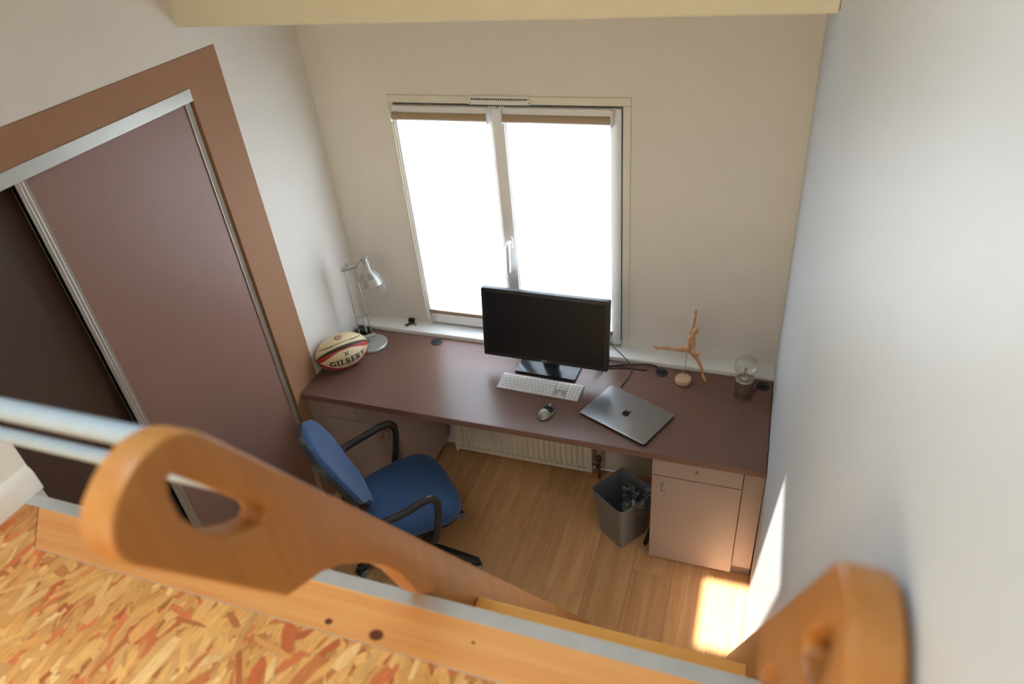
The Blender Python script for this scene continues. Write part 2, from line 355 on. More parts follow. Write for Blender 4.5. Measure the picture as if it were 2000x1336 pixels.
hd = part('handle', MB().tube(smoothpath([(.953, -.030, 1.345), (.953, -.058, 1.335), (.952, -.066, 1.30), (.949, -.066, 1.24), (.943, -.060, 1.185)], 5), [.010]*6+[.011]*8+[.0115]*6+[.009], 12), 'white_plastic', wn, smooth=True)
part('handle_plate', MB().prism(rrect(.028, .068, .012), lambda u, v, w: (.953+u, w, 1.335+v), -.034, -.022), 'white_plastic', hd, smooth=True)
# painted surround
tr = thing('trim_2', 'cream wooden surround framing the window', 'trim', (.97, 0, WZ0), kind='structure')
def bar(poly, fn, a, b): return MB().prism(poly, fn, a, b)
for (a, b) in ((.404, .431), (1.507, 1.540)): part('surround_board', MB().box(a, b, -.012, .002, .777, 2.006), 'trim_paint', tr, .002)
part('surround_board', MB().box(.404, 1.540, -.012, .002, 2.0065, 2.040), 'trim_paint', tr, .002)
vg = thing('vent_grille', 'slim white slotted air vent above the window', 'vent', (.965, -.012, 2.02))
part('housing', MB().box(.822, 1.108, -.028, -.0125, 2.008, 2.026), 'white_plastic', vg, .002)
part('hood', MB().prism([(-.0125, 2.026), (-.030, 2.026), (-.0125, 2.043)], lambda u, v, w: (w, u, v), .828, 1.102), 'white_plastic', vg)
for i in range(27): part('slot', MB().box(.834+i*.0098, .8385+i*.0098, -.0290, -.020, 2.0295, 2.0345), 'black_plastic', vg)
for x in (.829, 1.101): part('screw', MB().cyl((x, -.0285, 2.017), (x, -.0278, 2.017), .003, seg=8), 'black_plastic', vg)

# ---------------------------------------------------------------- roller blinds
def blind(x0, x1, zb, chain_x, lab):
    b = thing('roller_blind', lab, 'blind', ((x0+x1)/2, -.04, zb), group='roller blinds on the window')
    part('head_rail', MB().box(x0-.002, x1+.004, -.044, -.0225, 1.976, 2.000), 'white_plastic', b, .003)
    part('roller', MB().cyl((x0, -.047, 1.957), (x1, -.047, 1.957), .0175, seg=24), 'blind_beige', b, smooth=True)
    for x in (x0-.010, x1+.002): part('bracket', MB().box(x, x+.009, -.068, -.024, 1.935, 2.004), 'white_plastic', b, .003)
    part('cloth', MB().grid([[(x0+.004+(x1-x0-.008)*i/8, -.0305, 1.957-(1.957-zb)*j/8) for i in range(9)] for j in range(9)]), 'blind_cloth', b)
    part('bottom_bar', MB().box(x0, x1, -.038, -.0255, zb-.022, zb), 'blind_beige', b, .003)
    ch = MB(); z0 = .80
    for dx, dy in ((0, -.056), (.004, -.036)): ch.tube([(chain_x, dy, 1.95), (chain_x, dy, z0+.04)], .0011, 6)
    ch.tube(smoothpath([(chain_x, -.056, z0+.04), (chain_x+.012, -.058, z0+.005), (chain_x+.022, -.046, z0+.003), (chain_x+.012, -.036, z0+.04)], 6), .0011, 6)
    for k in range(95):
        ch.ball((chain_x, -.056, 1.945-k*.0118), .0022, nu=6, nv=4); ch.ball((chain_x, -.036, 1.94-k*.0118), .0022, nu=6, nv=4)
    part('chain', ch, 'white_plastic', b, smooth=True)
    return b
blind(.442, .910, .886, .437, 'left roller blind glowing over the left window casement')
blind(.986, 1.463, .878, 1.492, 'right roller blind glowing behind the monitor')

# ---------------------------------------------------------------- sliding door wardrobe in the left wall
wdb = thing('wardrobe', 'built-in wardrobe with brown surround and sliding doors', 'wardrobe', (0, -1.35, 0))
part('top_panel', MB().box(-.02, .003, -2.188, WD_Y+.001, 2.2845, WD_Z-.001), 'wardrobe_tan', wdb)
part('side_panel', MB().box(-.02, .003, -.757, WD_Y+.001, 0, 2.2845), 'wardrobe_tan', wdb)
part('return_panel', MB().box(-.10, -.0205, -.757, -.740, 0, 2.2845), 'wardrobe_tan', wdb)
tk = part('top_track', MB().box(-.10, .006, -2.188, -.7575, 2.238, 2.2845), 'aluminium', wdb, .002)
part('floor_track', MB().box(-.11, 0, -2.188, -.7575, 0, .012), 'aluminium', wdb)
def door(x, y0, y1, mat, s0, s1):
    d = part('door', MB().box(x-.014, x, y0, y1, .014, 2.236), mat, wdb)
    for (ya, wv) in ((y0, s0), (y1-s1, s1)):
        st = MB()
        prof = [(-.018, 0), (.006, 0)]+[(.006+(.003 if k % 2 else 0), wv*(k+.5)/6) for k in range(6)]+[(.006, wv), (-.018, wv)]
        st.prism(prof, lambda u, v, w: (x+u, ya+v, w), .013, 2.237)
        part('stile', st, 'aluminium', d)
    return d
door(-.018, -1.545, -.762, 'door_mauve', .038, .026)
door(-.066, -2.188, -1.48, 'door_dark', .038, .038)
part('interior', MB().box(-.715, -.12, -2.188, -.745, 0, .01).box(-.715, -.70, -2.188, -.745, .01, 2.3).box(-.70, -.12, -.757, -.745, .01, 2.3).box(-.70, -.102, -2.188, -.757, 2.29, 2.3), 'plinth_laminate', wdb)

# ---------------------------------------------------------------- loft floor, edge strip
lf = thing('floor_loft', 'strand board loft floor with a pine edge plank', 'floor', (1.3, LOFT_Y, LOFT_Z), kind='structure')
part('osb_panel', MB().box(.510, W-.02, REAR, -2.3425, LOFT_Z-.018, LOFT_Z-.0008).prism([(.510, -2.342), (.510, -2.246), (.565, -2.246), (.662, -2.342)], XY, LOFT_Z-.018, LOFT_Z-.0008), 'osb_base', lf)
part('edge_plank', MB().prism([(.568, -2.246), (W-.02, -2.246), (W-.02, -2.341), (.664, -2.341)], XY, LOFT_Z-.04, LOFT_Z), 'pine', lf, .0012)
part('glue_line', MB().box(.662, W-.02, -2.3445, -2.3405, LOFT_Z-.01, LOFT_Z-.0003), 'wood_pale', lf)
part('fascia', MB().box(.02, W-.012, -2.246, -2.2205, LOFT_Z-.20, LOFT_Z-.004), 'beech', lf, .002)
part('underside', MB().box(.510, W-.005, REAR, -2.247, LOFT_Z-.20, LOFT_Z-.041), 'wall_paint', lf)
tag(part('trim_3', MB().prism([(-2.247, LOFT_Z+.0002), (-2.247, LOFT_Z+.0025), (-2.2165, LOFT_Z+.0025), (-2.2165, LOFT_Z-.03), (-2.2195, LOFT_Z-.03), (-2.2195, LOFT_Z+.0002)], lambda u, v, w: (w, u, v), .512, W-.022), 'aluminium_cool'), 'brushed aluminium nosing strip along the loft edge', 'trim', kind='structure')
# wood strands pressed in the board
fk = MB(); tints = []
PAL = [(222, 170, 102), (230, 184, 118), (214, 156, 90), (204, 136, 78), (226, 174, 110), (236, 198, 138), (196, 122, 70), (218, 160, 92), (210, 158, 98), (228, 178, 108), (192, 104, 60), (214, 124, 76), (222, 166, 98), (218, 160, 96)]
rr = random.Random(3); nfl = 5200
for i in range(nfl):
    cx = rr.uniform(.50, W-.02); cy = rr.uniform(-3.35, -2.335)
    ln = rr.choice((rr.uniform(.02, .06), rr.uniform(.04, .10), rr.uniform(.06, .15))); wd_ = rr.uniform(.005, .016) if ln < .06 else rr.uniform(.009, .030)
    an = rr.gauss(PI/2-.05, .42) if rr.random() < .8 else rr.uniform(0, PI)
    z = LOFT_Z-.0007+.0007*i/nfl
    ca, sa = math.cos(an), math.sin(an); ps = []
    for (u, v) in ((-.5, -.5+rr.uniform(0, .3)), (-.2, -.5), (.25, -.5+rr.uniform(-.08, .08)), (.5, -.5+rr.uniform(0, .45)), (.5+rr.uniform(-.12, .06), .5-rr.uniform(0, .4)), (.1, .5), (-.3, .5+rr.uniform(-.1, .1)), (-.5-rr.uniform(-.1, .06), .5-rr.uniform(0, .35))):
        X = cx+ca*u*ln-sa*v*wd_; Y = cy+sa*u*ln+ca*v*wd_
        if X < .50: X = .50
        lim = -2.344 if X > .664 else (-2.247-(X-.567) if X > .567 else -2.247)
        ps.append((min(X, W-.021), min(Y, lim), z))
    o = len(fk.v); fk.v += ps; fk.f.append(tuple(range(o, o+8)))
    c = srgb(*rr.choice(PAL)); k = rr.uniform(1.0, 1.24); tints.append(tuple(min(1, q*k) for q in c[:3])+(1,))
fo = bpy.data.meshes.new('strand'); fo.from_pydata(fk.v, [], fk.f)
ca_ = fo.color_attributes.new('tint', 'FLOAT_COLOR', 'POINT'); ca_.data.foreach_set('color', [q for t_ in tints for _ in range(8) for q in t_])
o = obj('strand_layer', fo, 'osb_flake', lf); tag(o, kind='stuff')

# ---------------------------------------------------------------- ladder (60 degrees)
LD, LN = (.503, -.864), (.864, .503); LO = (-2.228, 1.741)
def ln2(l, n): return (LO[0]+LD[0]*l+LN[0]*n, LO[1]+LD[1]*l+LN[1]*n)
floorL = lambda n: (LO[1]+LN[1]*n)/.864
prof = [(floorL(.105), .105), (1.2, .105), (.4, .105), (0, .105), (-.5, .105)]
prof += arc((-.775, .030), .075, PI/2, PI, 10)                       # rounded top end
prof += arc((-.795, .020), .055, PI, 1.5*PI, 8)[1:]
prof += [(-.65, -.035), (-.51, -.035), (-.445, .004)]
prof += [(-.40, .021), (-.33, .034), (-.253, .040), (-.18, .036), (-.125, .026), (-.06, .012), (-.005, .022), (.02, .012), (.095, -.034), (.4, -.034), (1.2, -.034), (floorL(-.034), -.034)]
hole = [(-.795, .058), (-.70, .060), (-.632, .058)]+[(-.618, .052), (-.62, .040), (-.645, .027), (-.68, .016), (-.72, .012), (-.76, .020), (-.788, .036), (-.800, .050)]
def stringer(xa, xb, parent):
    bm = bmesh.new()
    def loop(ps): 
        vs = [bm.verts.new((0, *ln2(*q))) for q in ps]
        return [bm.edges.new((vs[i], vs[(i+1) % len(vs)])) for i in range(len(vs))]
    es = loop(prof)+loop(hole)
    g = bmesh.ops.triangle_fill(bm, use_beauty=True, use_dissolve=False, edges=es)
    fs = [f for f in bm.faces]
    for f in list(bm.faces):
        c = f.calc_center_median()
    for v in bm.verts: v.co.x = xa
    ex = bmesh.ops.extrude_face_region(bm, geom=bm.faces[:])
    for v in ex['geom']:
        if isinstance(v, bmesh.types.BMVert): v.co.x = xb
    bmesh.ops.recalc_face_normals(bm, faces=bm.faces)
    sh = [e for e in bm.edges if len(e.link_faces) == 2 and e.calc_face_angle(0) > R(60)]
    bmesh.ops.bevel(bm, geom=sh, offset=.005, segments=3, profile=.5, affect='EDGES', clamp_overlap=True)
    me = bpy.data.meshes.new('stringer')
    for f in bm.faces: f.smooth = True
    for e in bm.edges: e.smooth = not (len(e.link_faces) == 2 and e.calc_face_angle(0) > R(28))
    bm.to_mesh(me); bm.free()
    return obj('stringer', me, 'beech', parent)
ld = thing('loft_ladder', 'steep beech wood loft ladder with hand holes in its side boards', 'ladder', (1.89, -1.2, 0))
stringer(1.541, 1.583, ld); stringer(2.190, 2.228, ld)
for k in range(6):
    z = 1.50-.25*k; l = (LO[1]-z)/.864; yc = LO[0]+LD[0]*l
    yb = ln2((LO[1]-z+.503*-.03)/.864, -.03)[0]; yf = -2.036+(.503/.864)*(1.5-z)
    part('tread', MB().box(1.5835, 2.1895, yb+.01, yf, z-.032, z), 'tread_oak', ld, .004)
# two tube rails from the left stringer to the white loft wall
gr = thing('guard_rail', 'pair of pale blue grey metal tube rails beside the ladder', 'railing', (.53, -2.5, 2.30))
part('rail', MB().cyl((.511, -2.52, 2.426), (1.540, -2.52, 2.426), .0135, seg=20), 'rail_grey', gr, smooth=True)
part('rail', MB().cyl((.511, -2.47, 2.306), (1.540, -2.47, 2.306), .0105, seg=20), 'rail_grey', gr, smooth=True)

# ================================================================== DESK AND CABINETS
dk = thing('desk', 'long brown laminate worktop spanning wall to wall under the window', 'desk', (W/2, -.40, .716))
part('worktop', MB().box(.0045, W-.012, DESK_Y, -.1035, .717, DESK_Z), 'desk_laminate', dk, .002)
part('front_edging', MB().box(.0045, W-.012, DESK_Y-.002, DESK_Y-.0001, .7175, .7505), 'desk_edge', dk)
def knob(parent, x, y, z, r=.008):
    k = part('knob', MB().lathe([(r*.7, 0), (r*.6, .008), (r, .011), (r*1.05, .020), (r*.9, .024), (0, .0245)], (x, y, z), (0, -1, 0), 16), 'steel', parent, smooth=True)
    return k
def cabinet(x0, x1, fx0, fx1, lab, knobx, doorknobx):
    c = thing('desk_cabinet', lab, 'cabinet', ((x0+x1)/2, -.45, 0), group='cabinets under the desk')
    F = -.698
    b = MB().box(x0, x0+.016, F+.020, -.17, .09, .715).box(x1-.016, x1, F+.020, -.17, .09, .715).box(x0+.016, x1-.016, F+.020, -.17, .09, .106).box(x0+.016, x1-.016, -.18, -.17, .106, .715)
    part('body', b, 'cabinet_laminate', c)
    d = part('drawer', MB().box(x0, x1, F, F+.018, .613, .713), 'cabinet_laminate', c, .0012)
    knob(d, knobx, F, .672)
    e = part('door', MB().box(x0, x1, F, F+.018, .052, .608), 'cabinet_laminate', c, .0012)
    knob(e, doorknobx, F, .540)
    part('backplate', MB().lathe([(.012, 0), (.012, .002), (0, .0022)], (doorknobx, F, .556), (0, -1, 0), 16), 'steel', e)
    part('filler', MB().box(max(fx0, .006), fx1, F+.016, F+.032, .085, .7155), 'cabinet_laminate', c, .001)
    part('plinth', MB().box(max(min(x0, fx0), .006), max(x1, fx1), F+.043, F+.059, .001, .0845), 'plinth_laminate', c)
    return c
cabinet(1.784, 2.165, 2.168, 2.252, 'taupe desk cabinet by the right wall with drawer and door', 1.975, 1.838)
cabinet(.110, .505, .002, .107, 'brown desk cabinet behind the blue office chair', .300, .447)

# ================================================================== RADIATOR, SOCKET
rd = thing('radiator', 'cream panel radiator with vertical ribs on the wall under the desk', 'radiator', (.98, -.2, .062))
x0, x1, yf = .580, 1.392, -.245
pr = [(x0, yf+.05), (x0, yf)]
n = 24; pitch = (x1-x0-.05)/n
for k in range(n):
    a = x0+.025+k*pitch; pr += [(a+pitch*.12, yf), (a+pitch*.28, yf+.015), (a+pitch*.72, yf+.015), (a+pitch*.88, yf)]
pr += [(x1, yf), (x1, yf+.05)]
part('ribbed_panel', MB().prism(pr, XY, .085, .60), 'radiator_cream', rd)
part('lower_rail', MB().box(x0, x1, yf-.001, yf+.05, .062, .0848), 'radiator_cream', rd, .004)
for bx_ in (.75, 1.2): part('wall_bracket', MB().box(bx_, bx_+.03, -.1945, -.1455, .1, .5), 'radiator_cream', rd)
vl = part('valve', MB().cyl((1.392, -.215, .10), (1.43, -.215, .10), .008, seg=12).cyl((1.425, -.215, .001), (1.425, -.215, .135), .009, seg=12), 'brass_dark', rd, smooth=True)
part('valve_cap', MB().lathe([(.016, 0), (.016, .03), (.010, .036), (0, .036)], (1.425, -.215, .135), (0, 0, 1), 12).lathe([(.013, 0), (.013, .03), (0, .031)], (1.425, -.224, .105), (0, -1, 0), 10), 'brass_dark', vl, smooth=True)
part('pipe', MB().cyl((.556, -.20, .001), (.556, -.20, .10), .008, seg=10).cyl((.556, -.20, .10), (.58, -.20, .10), .008, seg=10), 'white_paint', rd, smooth=True)
sk = thing('wall_socket', 'white wall socket with plug beside the desk lamp', 'socket', (.165, -.001, .985))
part('plate', MB().prism(rrect(.075, .075, .008), lambda u, v, w: (.165+u, w, .985+v), -.012, -.0005), 'white_plastic', sk, smooth=True)
part('plug', MB().prism(rrect(.036, .050, .010), lambda u, v, w: (.172+u, w, .985+v), -.045, -.012), 'white_plastic', sk, smooth=True)
part('socket_ring', MB().lathe([(.021, 0), (.021, .002), (.017, .002), (.016, -.002), (0, -.002)], (.150, -.0125, .978), (0, -1, 0), 20), 'caster_grey', sk, smooth=True)

# ================================================================== SMALL THINGS ON THE DESK
def grommet(x, y, lab, slot_a=.4):
    g = thing('cable_grommet', lab, 'cable grommet', (x, y, DESK_Z), group='cable grommets in the desk')
    part('ring', MB().lathe([(.031, .0003), (.031, .003), (.028, .005), (.024, .005), (.023, .003), (.0, .003)], (x, y, DESK_Z), seg=28), 'grommet_black', g, smooth=True)
    c, s = math.cos(slot_a), math.sin(slot_a); q = lambda u, v: (x+c*u-s*v, y+s*u+c*v)
    part('flap', MB().prism([q(-.018, -.004), q(.020, -.004), q(.020, .010), q(-.012, .012)], XY, DESK_Z+.0033, DESK_Z+.0062), 'black_plastic', g, .001)
grommet(.514, -.145, 'black desk grommet between lamp and monitor by the ledge', .6)
grommet(1.732, -.150, 'black desk grommet swallowing the monitor cable', .2)
grommet(2.206, -.150, 'black desk grommet behind the bulb lamp in the corner', .1)
ad = thing('power_adapter', 'small black power block behind the lamp base in the corner', 'adapter', (.06, -.145, DESK_Z))
part('case', MB().box(.022, .098, -.172, -.118, DESK_Z+.0003, DESK_Z+.028), 'black_plastic', ad, .006)
part('plug_lead', MB().tube(smoothpath([(.098, -.145, DESK_Z+.012), (.115, -.15, DESK_Z+.010), (.13, -.16, DESK_Z+.0035), (.14, -.18, DESK_Z+.0035)], 5), .003, 8), 'cable_black', ad, smooth=True)

# monitor ----------------------------------------------------------------
mb0 = Vector((1.1819, -.3062, .8391)); tl_ = .1488; mw, mh = .637, .366
mo = thing('monitor', 'large black computer monitor standing before the window', 'monitor', (1.182, -.235, DESK_Z), -.0176)
MM = Matrix.Translation(mb0) @ Matrix.Rotation(-.0176, 4, 'Z') @ Matrix.Rotation(-tl_, 4, 'X')
MF = lambda u, v, w: tuple(MM @ Vector((u, w, v)))                 # u right, v up the panel, w towards the wall
part('bezel', MB().prism([(a, b+mh/2) for a, b in rrect(mw, mh, .008, 4)], MF, 0, .030), 'black_plastic', mo, .0018, smooth=True)
part('back_cover', MB().prism([(a, b+mh/2) for a, b in rrect(mw-.08, mh-.08, .03, 4)], MF, .0302, .058), 'black_plastic', mo, .006, smooth=True)
part('screen_panel', MB().prism([(-mw/2+.019, .019), (mw/2-.019, .019), (mw/2-.019, mh-.019), (-mw/2+.019, mh-.019)], MF, -.0009, -.0002), 'screen', mo)
for k in range(4): part('side_button', MB().prism([(mw/2, mh-.045-k*.011), (mw/2+.0025, mh-.045-k*.011), (mw/2+.0025, mh-.038-k*.011), (mw/2, mh-.038-k*.011)], MF, .008, .016), 'caster_grey', mo)
part('side_port', MB().prism([(mw/2, .150), (mw/2+.006, .150), (mw/2+.006, .158), (mw/2, .158)], MF, .010, .020), 'caster_grey', mo)
part('stand_neck', MB().prism([(-.045, -.0), (.045, 0), (.040, .30), (-.040, .30)], lambda u, v, w: (1.182+u, -.20+w+.03*(v/.3), DESK_Z+.014+v), 0, .028), 'black_plastic', mo, .003)
part('stand_base', MB().prism(rrect(.318, .185, .014), lambda u, v, w: tuple(Matrix.Translation((1.182, -.222, 0)) @ Matrix.Rotation(-.03, 4, 'Z') @ Vector((u, v, DESK_Z+w))), .0004, .014), 'black_glossy', mo, .003, smooth=True)
def textmesh(body, size):
    cu = bpy.data.curves.new('lettering', 'FONT'); cu.body = body; cu.size = size; cu.align_x = 'CENTER'; cu.align_y = 'CENTER'; cu.extrude = 0; cu.resolution_u = 3
    to = bpy.data.objects.new('lettering', cu); COL.objects.link(to); bpy.context.view_layer.update()
    me = bpy.data.meshes.new_from_object(to.evaluated_get(bpy.context.evaluated_depsgraph_get())); bpy.data.objects.remove(to); return me
me = textmesh('DELL', .014)
for v in me.vertices: v.co = Vector(MF(v.co.x*1.15, .0095+v.co.y, -.0006))
obj('lettering', me, 'light_print', mo)

# keyboard ---------------------------------------------------------------
kl, kr_ = Vector((1.1811, -.3926, DESK_Z)), -.0345
kb = thing('keyboard', 'slim white full-size keyboard in front of the monitor', 'keyboard', kl, kr_)
kw, kd = .4187, .1149
def kz(y): return .0035+(y/kd+.5)*.0070
body = MB().prism([(-kd/2, .0004), (kd/2, .0004), (kd/2, kz(kd/2)), (-kd/2, kz(-kd/2))], lambda u, v, w: (w, u, v), -kw/2, kw/2)
part('body', body, 'kb_silver', kb, .0012, world=False)
KM = {}
def key(x, y, w, d=.0160):
    k_ = (round(w, 4), round(d, 4))
    if k_ not in KM:
        me = MB().box(-w/2, w/2, -d/2, d/2, 0, .0026).mesh('key', .0008, 1); me.materials.append(MATS['key_white']); KM[k_] = me
    o = obj('key', KM[k_], None, kb, world=False); o.location = (x, y, kz(y)-.0004); o.rotation_euler = (math.atan(.0070/kd), 0, 0)
px = .01875; X0 = -kw/2+.0045; rows = [kd/2-.0125-i*.01835 for i in range(6)]
main_w = 15*px
def row(y, widths, d=.0160):
    x = X0
    for w in widths: key(x+w*px/2, y, w*px-.0027, d); x += w*px
row(rows[0], [1.0714]*14)
row(rows[1], [1]*13+[2]); row(rows[2], [1.5]+[1]*12+[1.5]); row(rows[3], [1.75]+[1]*11+[2.25]); row(rows[4], [1.25]+[1]*11+[2.75]); row(rows[5], [1.25, 1.25, 1.5, 5.5, 1.5, 1.25, 2.75])
xn = X0+main_w+.004
for r_ in (0, 1, 2):
    for c in range(3): key(xn+(c+.5)*px, rows[r_], px-.0027)
key(xn+1.5*px, rows[4], px-.0027)
for c in range(3): key(xn+(c+.5)*px, rows[5], px-.0027)
xm = xn+3*px+.004; q_ = (kw/2-.0045-xm)/4
for r_ in (0, 1, 2, 3, 4):
    for c in range(4): key(xm+(c+.5)*q_, rows[r_], q_-.0027)
key(xm+q_, rows[5], 2*q_-.0027); key(xm+2.5*q_, rows[5], q_-.0027); key(xm+3.5*q_, rows[5], q_-.0027)

# mouse ------------------------------------------------------------------
ms = thing('computer_mouse', 'silver and black wireless mouse on the desk', 'mouse', (1.270, -.574, DESK_Z), -.34)
mm = MB(); rowsg = []
L_, Wd = .106, .060
def msurf(sc, a):   # sc -1..1 along length, a 0..pi across
    w = Wd/2*(1-abs(sc)**2.6)**.5*(1-.08*sc); hgt = .034*(1-((sc+.15)/1.2)**2)**.8*(1-abs(sc)**6)
    return (w*math.cos(a), sc*L_/2, .004+hgt*math.sin(a)**.8)
g = [[msurf(-.995+1.99*i/22, PI*k/16) for k in range(17)] for i in range(23)]
mm.grid(g); mm.add([(v[0], v[1], .0006) for rr_ in (g,) for v in [r_[0] for r_ in rr_]+[r_[-1] for r_ in rr_][::-1]], [tuple(range(46))])
for side in (0, -1):
    mm.grid([[r_[side] for r_ in g], [(r_[side][0], r_[side][1], .0006) for r_ in g]])
part('shell', mm, 'mouse_silver', ms, smooth=True, world=False)
tp = MB(); tp.grid([[(lambda q: (q[0]*1.03, q[1]+.001, q[2]+.0022))(msurf(-.16+1.06*i/12, PI*(.14+.72*k/10))) for k in range(11)] for i in range(13)])
part('button_panel', tp, 'black_glossy', ms, smooth=True, world=False)
part('scroll_wheel', MB().cyl((-.004, .030, .032), (.004, .030, .032), .008, seg=14), 'caster_grey', ms, smooth=True, world=False)
part('skirt', MB().prism([(x_*1.03, y_*1.02) for x_, y_ in [(msurf(-.995+1.99*i/20, 0)[0], msurf(-.995+1.99*i/20, 0)[1]) for i in range(21)]+[(-msurf(.995-1.99*i/20, 0)[0], msurf(.995-1.99*i/20, 0)[1]) for i in range(21)]], XY, .0005, .0045), 'black_plastic', ms, world=False)

# laptop -----------------------------------------------------------------
lp = thing('laptop', 'closed grey aluminium laptop with a dark fruit emblem on the lid', 'laptop', (1.6308, -.4995, DESK_Z), -.4192)
part('base', MB().prism(rrect(.3537, .2461, .012, 5), XY, .0018, .0098), 'space_grey_dark', lp, .0015, smooth=True, world=False)
part('lid', MB().prism(rrect(.3557, .2481, .012, 5), XY, .0102, .0158), 'space_grey', lp, .0015, smooth=True, world=False)
for x_ in (-.15, .15):
    for y_ in (-.10, .10): part('rubber_foot', MB().cyl((x_, y_, .0003), (x_, y_, .0018), .009, seg=14), 'black_plastic', lp, world=False)
LS = 1.25
half = [(0, -.0165), (-.0045, -.0185), (-.009, -.0165), (-.0135, -.010), (-.0160, -.001), (-.0145, .0075), (-.0105, .0112), (-.006, .0118), (-.002, .0100), (0, .0093)]
bite = [(.002, .0100), (.006, .0118), (.0105, .0112), (.0133, .0088), (.0108, .0055), (.0096, .0015), (.0108, -.0028), (.0142, -.0058), (.0125, -.0112), (.009, -.0165), (.0045, -.0185)]
lg = part('emblem', MB().prism(half+bite, lambda u, v, w: (u*LS, v*LS, w), .0158, .01595), 'logo_black', lp, world=False)
part('emblem_leaf', MB().prism([(-.0005, .0125), (.0005, .0165), (.0035, .0205), (.0075, .0225), (.0072, .0180), (.0045, .0140)], lambda u, v, w: (u*LS, v*LS, w), .0158, .01595), 'logo_black', lg, world=False)
part('connector', MB().box(.012, .028, .1245, .1345, .0045, .0090), 'steel', lp, .001, world=False)

# cables -----------------------------------------------------------------
def cable(pts, r, lab, mat='cable_black', name='cable'):
    o = part(name, MB().tube(smoothpath(pts, 8), r, 8), mat, smooth=True); return tag(o, lab, 'cable')
cable([(1.40, -.235, .806), (1.47, -.16, .7575), (1.52, -.14, .7565), (1.585, -.1285, .760), (1.65, -.118, .765), (1.700, -.130, .772), (1.722, -.146, .762), (1.730, -.150, .758)], .0040, 'thick black cable from the monitor to the desk grommet')
cable([(1.40, -.215, .79), (1.45, -.185, .7555), (1.52, -.160, .7548), (1.60, -.152, .7548), (1.66, -.150, .7548)], .0032, 'second thin black cable lying behind the monitor')
cable([(1.33, -.21, .88), (1.44, -.085, .842), (1.50, -.100, .815), (1.552, -.130, .790), (1.586, -.165, .770), (1.583, -.225, .757), (1.568, -.285, .755), (1.5635, -.308, .757)], .0024, 'thin black cable looping from the monitor to the laptop')
cable([(2.150, -.215, .7535), (2.170, -.195, .756), (2.190, -.165, .760), (2.203, -.152, .7585)], .0028, 'short black lead from the bulb lamp to the corner grommet')
cable([(1.742, -.600, .006), (1.748, -.575, .010), (1.756, -.545, .032), (1.766, -.50, .05), (1.764, -.54, .035), (1.757, -.585, .008), (1.750, -.61, .006)], .0045, 'black cable loop on the floor between waste bin and cabinet')

# keys on the ledge ------------------------------------------------------
kx_, ky_, kz_ = .313, -.045, .776
kn = thing('key_bunch', 'small bunch of keys with a black fob on the white ledge', 'keys', (kx_, ky_, kz_))
part('fob', MB().prism(rrect(.036, .024, .007), lambda u, v, w: (kx_+.004+u, ky_+.010+v*.9, kz_+w), .014, .030), 'black_plastic', kn, .003, smooth=True)
for a_, mt_ in ((-2.3, 'brass_dark'), (-1.9, 'black_plastic'), (-.55, 'brass_dark')):
    c, s = math.cos(a_), math.sin(a_); q = lambda u, v: (kx_+.004+c*u-s*v, ky_+.008+s*u+c*v)
    part('key', MB().prism([q(.0, -.009), q(.012, -.010), q(.018, -.004), q(.044, -.0035), q(.046, 0), q(.044, .0035), q(.018, .004), q(.012, .010), q(0, .009)], XY, .004+kz_+(.004 if a_ > -1 else .0), .0068+kz_+(.004 if a_ > -1 else 0)), mt_, kn)
part('key_ring', MB().tube([(kx_+.004+.011*math.cos(2*PI*k/16), ky_+.006+.011*math.sin(2*PI*k/16), kz_+.012) for k in range(16)], .0011, 6, closed=True), 'steel', kn, smooth=True)
part('key_pouch', MB().box(kx_-.010, kx_+.018, ky_-.004, ky_+.020, kz_+.0003, kz_+.014), 'black_plastic', kn, .003)

# rugby ball -------------------------------------------------------------
BA, BB_ = .142, .094
ang = math.atan2(.775, .63)
rb = thing('rugby_ball', 'cream rugby ball with red and black print by the left wall', 'ball', (.117, -.446, DESK_Z), ang)
nu, nv = 160, 96; vs_, fs_, cs_ = [], [], []
CREAM, BLK, RED, GRN = srgb(226, 206, 164), srgb(38, 36, 26), srgb(176, 52, 46), srgb(70, 72, 44)
def rad(x): return BB_*max(0, 1-(abs(x)/BA)**2.05)**.52
def ballp(x, ph, k=1.0):                                # ph 0 faces -y, 90 deg is up
    r_ = rad(x)*k; return (x, -r_*math.cos(ph), BB_+r_*math.sin(ph))
def ballcol(x, ph):
    t_ = x/BA; d = math.degrees(ph) % 360; d = d-360 if d > 180 else d
    for c0 in (2, 92, 182, -88):                         # four panels, lens shaped print on each
        e = (d-c0+180) % 360-180
        if abs(e) <= 45:
            lens = 33*max(0, 1-(t_/.93)**2)**.70+1
            up = c0 in (92, -88)
            if up:
                if abs(e) > 41: return GRN
                edge = 31*max(0, 1-(t_/.80)**4)**.5
                if edge > 0 and abs(t_) < .80 and abs(abs(e)-edge) < (2.2 if abs(t_) > .35 else 0.9) : return BLK
                return CREAM
            if abs(e) < lens: return CREAM
            if e > 0 and e > 38: return BLK
            return RED
    return CREAM
for j in range(nv+1):
    x = -BA*math.cos(PI*j/nv)
    for i in range(nu):
        ph = 2*PI*i/nu; vs_.append(ballp(x, ph)); cs_ += list(ballcol(x, ph))
for j in range(nv):
    for i in range(nu): fs_.append((j*nu+i, j*nu+(i+1) % nu, (j+1)*nu+(i+1) % nu, (j+1)*nu+i))
me = bpy.data.meshes.new('ball_skin'); me.from_pydata(vs_, [], fs_); at_ = me.color_attributes.new('tint', 'FLOAT_COLOR', 'POINT'); at_.data.foreach_set('color', cs_)
for p_ in me.polygons: p_.use_smooth = True
bsk = obj('ball_skin', me, 'ball_leather', rb, world=False)
